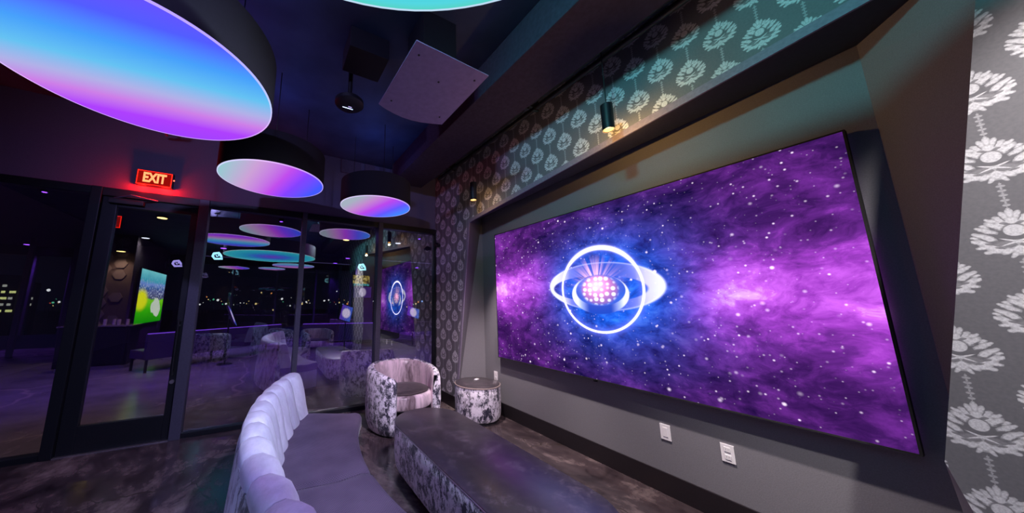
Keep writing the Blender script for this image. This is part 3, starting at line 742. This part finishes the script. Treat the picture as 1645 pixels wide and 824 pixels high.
for x in (-8.6, -6.98, -6.12, -4.6, -3.0, -1.4, .2, 1.8, 3.4, 5.0, 6.6, 8.2):
    bx('mullion', (x, x + .07, YB - .03, YB + .12, .42, 3.0), plain('far_mullion', (.08, .07, .11, 1), .5), fw)
for lab, x, y in (('slanted grey post seen through the left glass pane', -6.2, 13.0), ('thin grey post nearer the door frame in the left pane', -5.45, 13.4)):
    o = bx('post', (x, x + .10, y, y + .10, 0, 3.3), plain('post_paint', (.16, .13, .2, 1), .5), bevel=.006); tag(o, lab, 'post')
# lights on the lounge ceiling
warmspot = glow('warm_spot', (1, .66, .22), 5); purp = glow('violet_spot', (.28, .06, 1), 6); pale = glow('pale_spot', (.8, .8, .9), 2.5)
for lab, x, y, m, c, pw in (('yellow downlight seen at the top right of the door glass', -2.19, 8.40, warmspot, (1, .65, .35), 20),
                    ('pale downlight seen in the middle of the door glass', -3.24, 11.3, pale, (.8, .8, 1), 5),
                    ('yellow downlight on a stem before the hexagon column, left of the door glass', -3.57, 10.9, warmspot, (1, .65, .45), 9),
                    ('yellow downlight under the reflected round light in the middle pane', 1.84, 8.85, warmspot, (1, .65, .35), 14),
                    ('pale downlight right of the second mullion', 3.35, 8.6, pale, (.8, .7, 1), 5),
                    ('small yellow downlight high in the last pane', 4.9, 12.4, warmspot, (1, .65, .35), 4),
                    ('violet downlight seen in the far left pane', -6.9, 14.4, purp, (.3, .08, 1), 30),
                    ('violet downlight beside the neon emblem in the wide pane', -1.49, 12.2, purp, (.22, .05, 1), 60),
                    ('violet downlight in the middle pane above the menu column', 2.71, 12.55, purp, (.22, .05, 1), 60),
                    ('violet downlight left of the menu column, farther one', 2.55, 14.4, purp, (.22, .05, 1), 20),
                    ('violet downlight seen at the right of the last pane', 6.6, 14.2, purp, (.22, .05, 1), 60)):
    stem = 'stem' in lab; t = empty('downlight', lab, 'downlight', (x, y, 2.83 if stem else 3.3), group='downlights of the far lounge')
    if stem: tb('stem', [(0, 0, 0), (0, 0, .47)], .012, M['black'], t)
    lz('housing', [(.10, -.035), (.11, 0)], M['black'], t, n=24); lz('lens', [(.085, -.04), (.085, -.034)], m, t, n=24)
    lamp('downlight_glow', 'SPOT', (0, 0, -.05), pw * 6, c, t, .08, 130, .8, (0, 0, -1))
for lab, x, y in (('wide violet floor wash spot added just beyond the glass, left one', -3.4, 7.2), ('wide violet floor wash spot added just beyond the glass, middle one', .1, 7.4), ('wide violet floor wash spot added just beyond the glass, right one', 3.6, 7.6)):
    t = empty('added_wash_light', lab, 'downlight', (x, y, 3.3)); lz('housing', [(.05, -.06), (.06, 0)], M['black'], t, n=20)
    lz('lens', [(.03, -.064), (.03, -.058)], purp, t, n=16)
    lamp('wash_glow', 'SPOT', (0, 0, -.08), 300, (.12, .02, 1), t, .08, 120, .9, (0, .45, -1))  # violet wash spots added to colour the lounge floor
for lab, x0, y0_, x1 in (('long faint violet light bar across the wide and middle panes', -2.2, 12.9, 2.9), ('long faint violet light bar across the last pane', 3.4, 11.0, 7.5)):
    o = bx('light_bar', (x0, x1, y0_, y0_ + .03, 3.05, 3.07), glow('bar', (.20, .16, .45), .35)); tag(o, lab, 'light bar')
    for k in range(3):
        xx = x0 + .2 + k * (x1 - x0 - .4) / 2; bx('hanger', (xx, xx + .01, y0_ + .01, y0_ + .02, 3.07, 3.3), M['black'], o)

for lab, x, y, pw in (('warm downlight added just beyond the door glass', -1.9, 5.9, 55), ('warm downlight added just beyond the middle pane', 1.2, 5.6, 10)):
    t = empty('downlight', lab, 'downlight', (x, y, 3.3), group='downlights of the far lounge')
    lz('housing', [(.06, -.03), (.07, 0)], M['black'], t, n=24); lz('lens', [(.04, -.034), (.04, -.03)], pale, t, n=24)
    lamp('downlight_glow', 'SPOT', (0, 0, -.05), pw, (1, .66, .6), t, .08, 110, .9, (0, 0, -1))  # these two downlights are added to warm the floor near the glass
# long banquettes with a violet strip along the top
strip = glow('violet_strip', (.28, .08, 1), 1.1)
def banquette(label, a, b, zt=.79):
    a = Vector(a); b = Vector(b); L = (b - a).length; ang = math.atan2(b.y - a.y, b.x - a.x)
    t = empty('banquette', label, 'sofa', (a.x, a.y, 0), ang)          # back faces the camera (local -Y)
    bx('back', (0, L, 0, .10, .26, zt), M['lounge_vinyl'], t, bevel=.015)
    bx('seat', (0, L, .11, .62, .26, .44), M['lounge_vinyl'], t, bevel=.03)
    bx('light_strip', (.01, L - .01, .02, .07, zt + .001, zt + .015), strip, t)
    n_ = max(2, int(L / .9)) 
    for i in range(n_):
        x = .04 + i * (L - .08) / (n_ - 1)
        for y in (.03, .57): bx('leg', (x - .02, x + .02, y - .02, y + .02, 0, .26), M['black'], t)
banquette('long violet-lit banquette seen from behind, starting in the door glass', (-2.2, 8.72), (.42, 10.9))
banquette('violet-lit banquette seen from behind below the menu column', (1.0, 10.7), (3.3, 10.25))
t = empty('channel_sofa', 'cream channel-back sofa seen behind the violet-lit banquette', 'sofa', (2.1, 12.25, 0))
for i in range(9): bx('back_channel', (i * .15, i * .15 + .145, 0, .14, .3, .86 - .004 * i), M['cream'], t, bevel=.03)
bx('seat', (0, 1.35, .15, .75, .1, .44), M['cream'], t, bevel=.04); bx('base', (0, 1.35, 0, .75, .04, .3), M['cream'], t)
# column with hexagons and the sports screen
hexm = plain('brown_column_paint', (.10, .07, .065, 1), .7); hexd = plain('hexagon_relief', (.19, .15, .14, 1), .6)
cw = empty('hexagon_column', 'broad brown column with hexagon relief carrying the sports screen', 'column')
bx('shaft', (-4.42, -3.36, 11.2, 14.4, 0, 3.3), hexm, cw)
def hexa(name, c, r, axis, parent, mat, d=.02):
    bm = bmesh.new(); vs = []
    for k in range(6):
        a = PI / 3 * k; p = (c[0] + r * math.cos(a), c[1] - (d if axis == 'y' else 0), c[2] + r * math.sin(a)) if axis == 'y' else (c[0] + d, c[1] + r * math.cos(a), c[2] + r * math.sin(a))
        vs.append(bm.verts.new(p))
    f = bm.faces.new(vs); rr = bmesh.ops.extrude_face_region(bm, geom=[f])
    for v in [q for q in rr['geom'] if isinstance(q, bmesh.types.BMVert)]:
        if axis == 'y': v.co.y += d
        else: v.co.x -= d
    return finish(name, bm, mat, parent)
for i in range(3):
    for j in range(9):
        if random.random() < .75: hexa('hexagon', (-4.22 + i * .3, 11.2, .7 + j * .30 + (i % 2) * .15), .14, 'y', cw, hexd)
for i in range(2):
    for j in range(8): hexa('hexagon', (-3.36, 13.98 + i * .25, .7 + j * .3 + (i % 2) * .15), .13, 'x', cw, hexd)
g = G('golf_screen'); s = g.sep(g.obj()); n1 = g.noise(g.comb(s[1], s[2]), 2.2, 3); n2 = g.noise(g.comb(s[1], s[2]), 14, 4)
vz = g.ma('ADD', g.ma('DIVIDE', s[2], 1.56), .5)
vz = g.ma('ADD', vz, g.ma('MULTIPLY', g.ma('SUBTRACT', n1, .5), .10))
c1 = g.ramp(vz, [(.0, lin((20, 150, 10))), (.25, lin((60, 190, 10))), (.44, lin((130, 220, 30))), (.47, lin((60, 60, 90))), (.62, lin((80, 90, 150))), (.66, lin((40, 90, 150))), (.74, lin((120, 150, 220))), (.80, lin((60, 170, 190))), (1, lin((130, 220, 220)))])
crowd = g.mix(g.ma('MULTIPLY', g.step(n2, .5, .62), g.ma('MULTIPLY', g.step(vz, .45, .48), g.ma('SUBTRACT', 1., g.step(vz, .62, .95)))), c1, lin((190, 200, 225)))
bunk = g.length(g.mapp(g.vadd(g.comb(s[1], s[2]), g.mapp(g.noise(g.comb(s[1], s[2]), 1.5, 2, color=True), loc=(-.3, -.3, 0), sca=(.6, .6, 0))), loc=(.55, -.33, 0), sca=(.5, .26, 1000.), typ='TEXTURE'))
yel = g.length(g.mapp(g.comb(s[1], s[2]), loc=(-.9, -.1, 0), sca=(.6, .35, 1000.), typ='TEXTURE'))
c2 = g.mix(g.ma('SUBTRACT', 1., g.step(yel, .5, 1.1)), crowd, lin((240, 240, 30)))
c2 = g.mix(g.ma('SUBTRACT', 1., g.step(bunk, .9, 1.05)), c2, lin((215, 225, 200)))
gs = empty('sports_screen', 'bright television showing a green golf course, seen through the door glass', 'television', (-3.27, 12.65, 1.64))
bx('panel', (-.02, .02, -1.17, 1.17, -.78, .78), g.emit(c2, 1.35), gs)
bx('bezel', (-.03, .015, -1.20, 1.20, -.81, .81), M['black'], gs)
# bar cabinet and glasses
cb = empty('bar_cabinet', 'black bar cabinet at the left of the door glass', 'cabinet', (-3.9, 9.6, 0))
bx('carcass', (0, 1.15, 0, .6, .08, .92), M['black'], cb, bevel=.01); bx('worktop', (-.03, 1.18, -.03, .63, .92, .95), plain('bar_top', (.2, .17, .17, 1), .2), cb, bevel=.005)
bx('kick_plate', (.03, 1.12, .03, .57, 0, .08), M['steel'], cb)
for i in range(2): bx('door', (.02 + i * .56, .55 + i * .56, -.018, -.001, .12, .88), M['black'], cb, bevel=.004)
gm = plain('glassware', (.75, .62, .55, 1), .08, .3)
for i in range(8):
    x = -3.8 + .13 * i; o = lz('drinking_glass', [(.03, 0), (.034, .10), (.031, .13)], gm, None, n=16); o.location = (x, 9.75 + .08 * (i % 3), .951)
    tag(o, 'small glinting glass standing in the row on the black bar cabinet', 'glass', 'glasses on the bar cabinet')
# menu column, screens and neon emblems
mc = empty('menu_column', 'damask-patterned column carrying the menu screens, seen in the middle pane', 'column')
bx('shaft', (2.95, 3.5, 11.5, 12.1, 0, 3.3), plain('column_paint', (.12, .10, .16, 1), .7), mc); bx('plinth', (2.93, 3.52, 11.48, 12.12, 0, .12), M['black'], mc)
g = G('menu_picture'); s = g.sep(g.obj()); q = g.comb(s[0], s[2]); n1 = g.voro(q, 16, out='Color'); n2 = g.noise(q, 22, 4)
sep = g.n('SeparateColor'); g.put(sep.inputs[0], n1)
cc = g.ramp(g.ma('ADD', g.ma('MULTIPLY', sep.outputs[0], .5), g.ma('MULTIPLY', n2, .5)), [(.3, lin((30, 25, 15))), (.5, lin((190, 160, 60))), (.7, lin((240, 220, 130)))])
cc = g.mix(g.step(g.ma('MULTIPLY', s[2], -1.), .11, .12), cc, g.ramp(n2, [(.45, lin((10, 40, 60))), (.55, lin((90, 220, 220)))]))
t = empty('menu_screen', 'yellow and black menu television on the column in the middle pane', 'television', (2.99, 11.35, 2.29))
bx('panel', (-.31, .31, 0, .03, -.19, .19), g.emit(cc, .8), t); bx('bezel', (-.33, .33, .004, .05, -.21, .21), M['black'], t)
def oval_screen(nm, base, str_):
    g = G(nm); s = g.sep(g.obj()); e = g.length(g.mapp(g.comb(s[0], s[2]), sca=(.13, .16, 1000.), typ='TEXTURE'))
    bg = g.ramp(g.ma('ADD', s[0], .5), [(.3, base[0]), (.8, base[1])])
    return g.emit(g.mix(g.ma('SUBTRACT', 1., g.step(e, .8, 1.2)), bg, (.9, .75, 1, 1)), str_)
t = empty('lower_column_screen', 'dim violet television with a pale oval, under the yellow menu screen', 'television', (3.05, 11.35, 1.86))
bx('panel', (-.33, .33, 0, .03, -.2, .2), oval_screen('violet_oval', (lin((40, 30, 110)), lin((80, 40, 140))), .7), t); bx('bezel', (-.35, .35, .004, .05, -.22, .22), M['black'], t)
tabm = oval_screen('blue_oval', (lin((110, 50, 190)), lin((30, 120, 230))), 1.0)
def tablet(label, loc, rz, wd, ht, gname='touch tablets on stands'):
    t = empty('tablet_stand', label, 'tablet', loc, rz, gname)
    lean = Matrix.Translation((0, 0, 1.14)) @ Matrix.Rotation(R_(18), 4, 'Y') @ Matrix.Rotation(R_(-25), 4, 'X')
    o = bx('screen', (-wd / 2, wd / 2, -.012, .012, -ht / 2, ht / 2), tabm, t); o.matrix_local = lean
    o = bx('case', (-wd / 2 - .012, wd / 2 + .012, -.008, .03, -ht / 2 - .012, ht / 2 + .012), M['black'], t); o.matrix_local = lean
    tb('pole', [(0, .05, .02), (0, .05, 1.06)], .02, M['black'], t); lz('base', [(.16, 0), (.15, .02)], M['black'], t, (0, .05), 32)
tablet('blue tilted tablet on a stand left of the menu column', (2.18, 9.95, 0), 0, .34, .50)
tablet('blue tilted tablet on a stand in the last pane, beside the ring reflection', (4.52, 10.0, 0), 0, .46, .36)
tablet('tablet stand seen almost edge-on as a pale slanted line in the wide pane', (-.78, 9.1, 0), R_(82), .34, .46)
def neon(label, loc, sc_, col, seed):
    t = empty('neon_emblem', label, 'neon sign', loc, group='neon emblems of the far lounge')
    m = glow('neon_tube', col, 3.0); k = [(-.55, .45), (.25, .62), (.62, .1), (.8, -.5), (-.3, -.6), (-.7, -.1)]
    for f_, rr in ((1, .02), (.72, .014)):
        P = [(x * sc_ * f_, 0, z * sc_ * f_) for x, z in k]; P.append(P[0]); tb('neon_tube', P, rr, m, t, 6)
    tb('neon_tube', [(-.2 * sc_, 0, .2 * sc_), (0, 0, -.15 * sc_), (.25 * sc_, 0, .05 * sc_), (.1 * sc_, 0, .3 * sc_)], .014, m, t, 6)
    for sx in (-.3, .3): tb('cable', [(sx * sc_, 0, .5 * sc_), (sx * sc_, 0, 3.3 - loc[2])], .004, M['black'], t, 6)
neon('white and cyan neon emblem hanging in the wide pane', (-1.62, 12.0, 2.97), .19, (.35, .8, 1), 1)
neon('white and cyan neon emblem above the menu screen', (2.95, 11.2, 2.78), .19, (.35, .85, .9), 2)
neon('dim violet neon emblem above the sports screen', (-2.75, 12.6, 2.72), .17, (.25, .2, .5), 3)
# black armchair on a sled base
t = empty('black_armchair', 'black high-backed armchair on a metal sled base in the last pane', 'armchair', (3.85, 11.4, 0))
bm = bmesh.new(); P = [(0, .12), (.02, .80), (.18, .84), (.55, .82), (.66, .72), (.74, .16), (.68, .10)]
f = bm.faces.new([bm.verts.new((x, 0, z)) for x, z in P]); rr = bmesh.ops.extrude_face_region(bm, geom=[f])
for v in [q for q in rr['geom'] if isinstance(q, bmesh.types.BMVert)]: v.co.y += .7
finish('shell', bm, M['rubber'], t, bevel=.03)
for y in (.08, .6): tb('sled_leg', [(.1, y, .12), (.1, y, .012), (.6, y, .012), (.6, y, .12)], .012, M['steel'], t)
# small cafe table and stool at the right
t = empty('cafe_table', 'dark pedestal table at the right edge of the last pane', 'table', (5.6, 11.2, 0))
lz('top', [(.38, .70), (.38, .73)], M['black'], t, n=32); tb('pedestal', [(0, 0, .02), (0, 0, .70)], .04, M['black'], t); lz('base', [(.3, 0), (.05, .03)], M['black'], t, n=32)

# ------------------------------------------------------------------ sofa behind the camera whose end shows in the glass
t = copy_tree(sofa); t['label'] = 'second curved channel-back sofa behind the camera, its end reflected in the wide pane'
t.rotation_euler = (0, 0, R_(180))
# its far end stands at about (-.38, -.85); it runs away from the windows
a = Vector((-(SC[0] - 3.0 * math.cos(T0)), -(SC[1] + 3.0 * math.sin(T0)), 0))
t.location = Vector((-.42, -.85, 0)) - a
# unseen ceiling spots added as fill, above and behind the camera
for lab, x, y, pw, c, dr in (('white-violet ceiling spot over the curved sofa, above the top edge of the picture', 1.2, .22, 420, (.70, .84, 1), (-1.2, 1.45, -2.75)),
                       ('rosy ceiling spot aimed at the tub chair, above the top edge of the picture', 1.35, .10, 420, (1, .76, .88), (.14, 1.06, -.92)),
                       ('warm ceiling spot facing the damask wall nearest the camera', 1.30, -.95, 420, (1, .92, .88), (1.1, .62, -1.75)),
                       ('teal ceiling spot washing the alcove wall beside the screen', -1.3, .1, 500, (.10, .50, .52), (1, .16, -.42)),
                       ('lavender ceiling spot aimed at the window wall and tub chair', -1.6, -.6, 250, (.42, .38, 1), (.55, 1, -.45)),
                       ('white ceiling spot over the seats behind the camera', .2, -2.0, 420, (.75, .68, 1), (.05, .35, -1)),
                       ('purple ceiling spot crossing the coffee table towards the sofa back', 1.35, .45, 150, (.62, .28, 1), (-.42, .62, -1))):
    t = empty('added_fill_spot', lab, 'spotlight', (x, y, H), group='added fill spotlights above and behind the camera')
    lz('canopy', [(.05, -.02), (.05, 0)], M['black'], t, n=24); tb('arm', [(0, 0, -.02), (0, 0, -.10)], .01, M['black'], t)
    d_ = Vector(dr).normalized(); p0 = Vector((0, 0, -.13)); tb('spot_head', [p0 - d_ * .06, p0 + d_ * .06], .04, M['black'], t, 24)
    lamp('fill_spot_glow', 'SPOT', p0 + d_ * .065, pw, c, t, .12 if 'teal' in lab else .05, {'t': 80, 'p': 80, 'r': 44}.get(lab[0], 50 if lab[:4] == 'warm' else 95), .8, dr)

# ------------------------------------------------------------------ night city
st(bx('ground', (-400, 400, YB + 1, 420, -6.2, -6), plain('night_ground', (.01, .012, .012, 1), .9)), 'dark ground of the city far below the windows', 'ground')
def city_light(px, py, Y, r, mat, label):
    # direction from the viewer's window seat towards the skyline, carried to its true distance
    d = Vector((RT[0][0] * (px - 695) + RT[0][1] * (py - 405) + RT[0][2] * 490, RT[1][0] * (px - 695) + RT[1][1] * (py - 405) + RT[1][2] * 490, RT[2][0] * (px - 695) + RT[2][1] * (py - 405) + RT[2][2] * 490))
    k = Y / d.y; p = Vector((0, 0, 1.45)) + d * k
    if any(math.hypot(p.x - q.x, p.z - q.z) < r + rq + .4 or abs(p.x - q.x) < r + rq + .05 for q, rq in LAMPS): return
    LAMPS.append((p.copy(), r))
    zone = 'left pane' if px < 130 else 'wide pane' if px < 478 else 'middle pane' if px < 608 else 'last pane'
    o = empty('street_lamp', label.replace('on the night skyline', 'on the skyline behind the ' + zone), 'street light', (p.x, p.y, -6), group='city lights behind the ' + zone)
    bm = bmesh.new(); bmesh.ops.create_icosphere(bm, subdivisions=1, radius=r)
    finish('lamp_head', bm, mat, o).location = (0, 0, p.z + 6)
    bx('pole', (-.05, .05, -.05, .05, 0, p.z + 6 - r * .8), POLE, o)
LAMPS = []; POLE = plain('lamp_pole', (.02, .02, .02, 1), .8)
cm = {'w': glow('lamp_white', (1, .95, .85), 2), 'y': glow('lamp_yellow', (1, .7, .25), 1.8), 'o': glow('lamp_orange', (1, .35, .08), 1.8), 'g': glow('lamp_green', (.2, 1, .5), .9), 'b': glow('lamp_blue', (.3, .55, 1), 2), 'r': glow('lamp_red', (1, .12, .06), 1)}
lb = {'w': 'distant white street lamp glowing on the night skyline', 'y': 'distant yellow street lamp glowing on the night skyline', 'o': 'distant orange street lamp glowing on the night skyline', 'g': 'distant green signal glowing on the night skyline', 'b': 'distant blue lamp glowing on the night skyline', 'r': 'distant red lamp glowing on the night skyline'}
spots = [(78, 466, 'w', 1.3), (53, 501, 'o', 1.7), (62, 491, 'y', 1.8), (61, 483, 'w', 1.1), (85, 486, 'g', .9), (95, 485, 'w', .9), (98, 491, 'g', 1.2), (92, 500, 'o', 1.5), (84, 501, 'w', 1), (103, 500, 'w', 1), (108, 477, 'b', 1.4), (107, 471, 'w', .9),
         (372, 472, 'w', .8), (420, 470, 'y', .9), (436, 471, 'o', .9), (453, 480, 'w', 1.3), (411, 488, 'y', 1.2), (437, 487, 'w', 1.2), (343, 481, 'g', 1.0), (350, 482, 'w', 1.3), (356, 483, 'w', 1.1), (363, 488, 'w', 1.0), (321, 489, 'w', .9), (360, 496, 'w', 1), (439, 498, 'y', 1),
         (485, 488, 'y', 1.3), (492, 485, 'w', 1.1), (505, 494, 'y', 1.0), (521, 483, 'w', 1.2), (528, 482, 'w', 1), (541, 468, 'w', .8), (551, 489, 'b', 1), (558, 488, 'o', 1.2), (569, 468, 'y', .9), (507, 497, 'g', .8), (545, 486, 'y', 1),
         (630, 487, 'o', 1.1), (668, 488, 'y', 1.3), (672, 485, 'o', 1.3), (678, 484, 'b', 1.4), (680, 490, 'w', 1.5), (664, 489, 'g', .9), (654, 493, 'y', 1), (687, 475, 'o', .7), (692, 486, 'y', .8), (320, 487, 'w', 1), (466, 491, 'w', .9)]
for px, py, k, r in spots: city_light(px, py, 150, r * .38, cm[k], lb[k])
for i in range(110):
    px = random.choice([random.uniform(316, 470), random.uniform(484, 600), random.uniform(316, 400), random.uniform(80, 110)])
    py = random.gauss(484, 3.2); k = random.choice('wwwyyogr')
    city_light(px, py, 190, random.uniform(.15, .34), cm[k], lb[k])
# office block with lit floors, far behind the left pane
ob = empty('office_block', 'lit office block on the skyline behind the left glass pane', 'building', (-50, 95, -6))
bx('tower', (0, 4.4, 0, 2.5, 0, 13), plain('concrete_block', (.03, .03, .03, 1), .9), ob)
bx('low_wing', (4.4, 6.5, 1, 2.5, 0, 11.6), plain('concrete_wing', (.03, .03, .03, 1), .9), ob)
wm = glow('office_window', (.75, .72, .55), .9); wm2 = glow('office_window_yellow', (.8, .8, .25), 1.6)
for r_ in range(5):
    for k in range(6):
        if random.random() < .7:
            x = .2 + k * 1.1; z = 5.6 + r_ * 1.25
            if k > 3 and r_ > 3: continue
            bx('window', (x, x + random.uniform(.45, .85), -.15 if x < 4 else .85, 0 if x < 4 else 1, z, z + .45), random.choice([wm, wm, wm2]), ob)
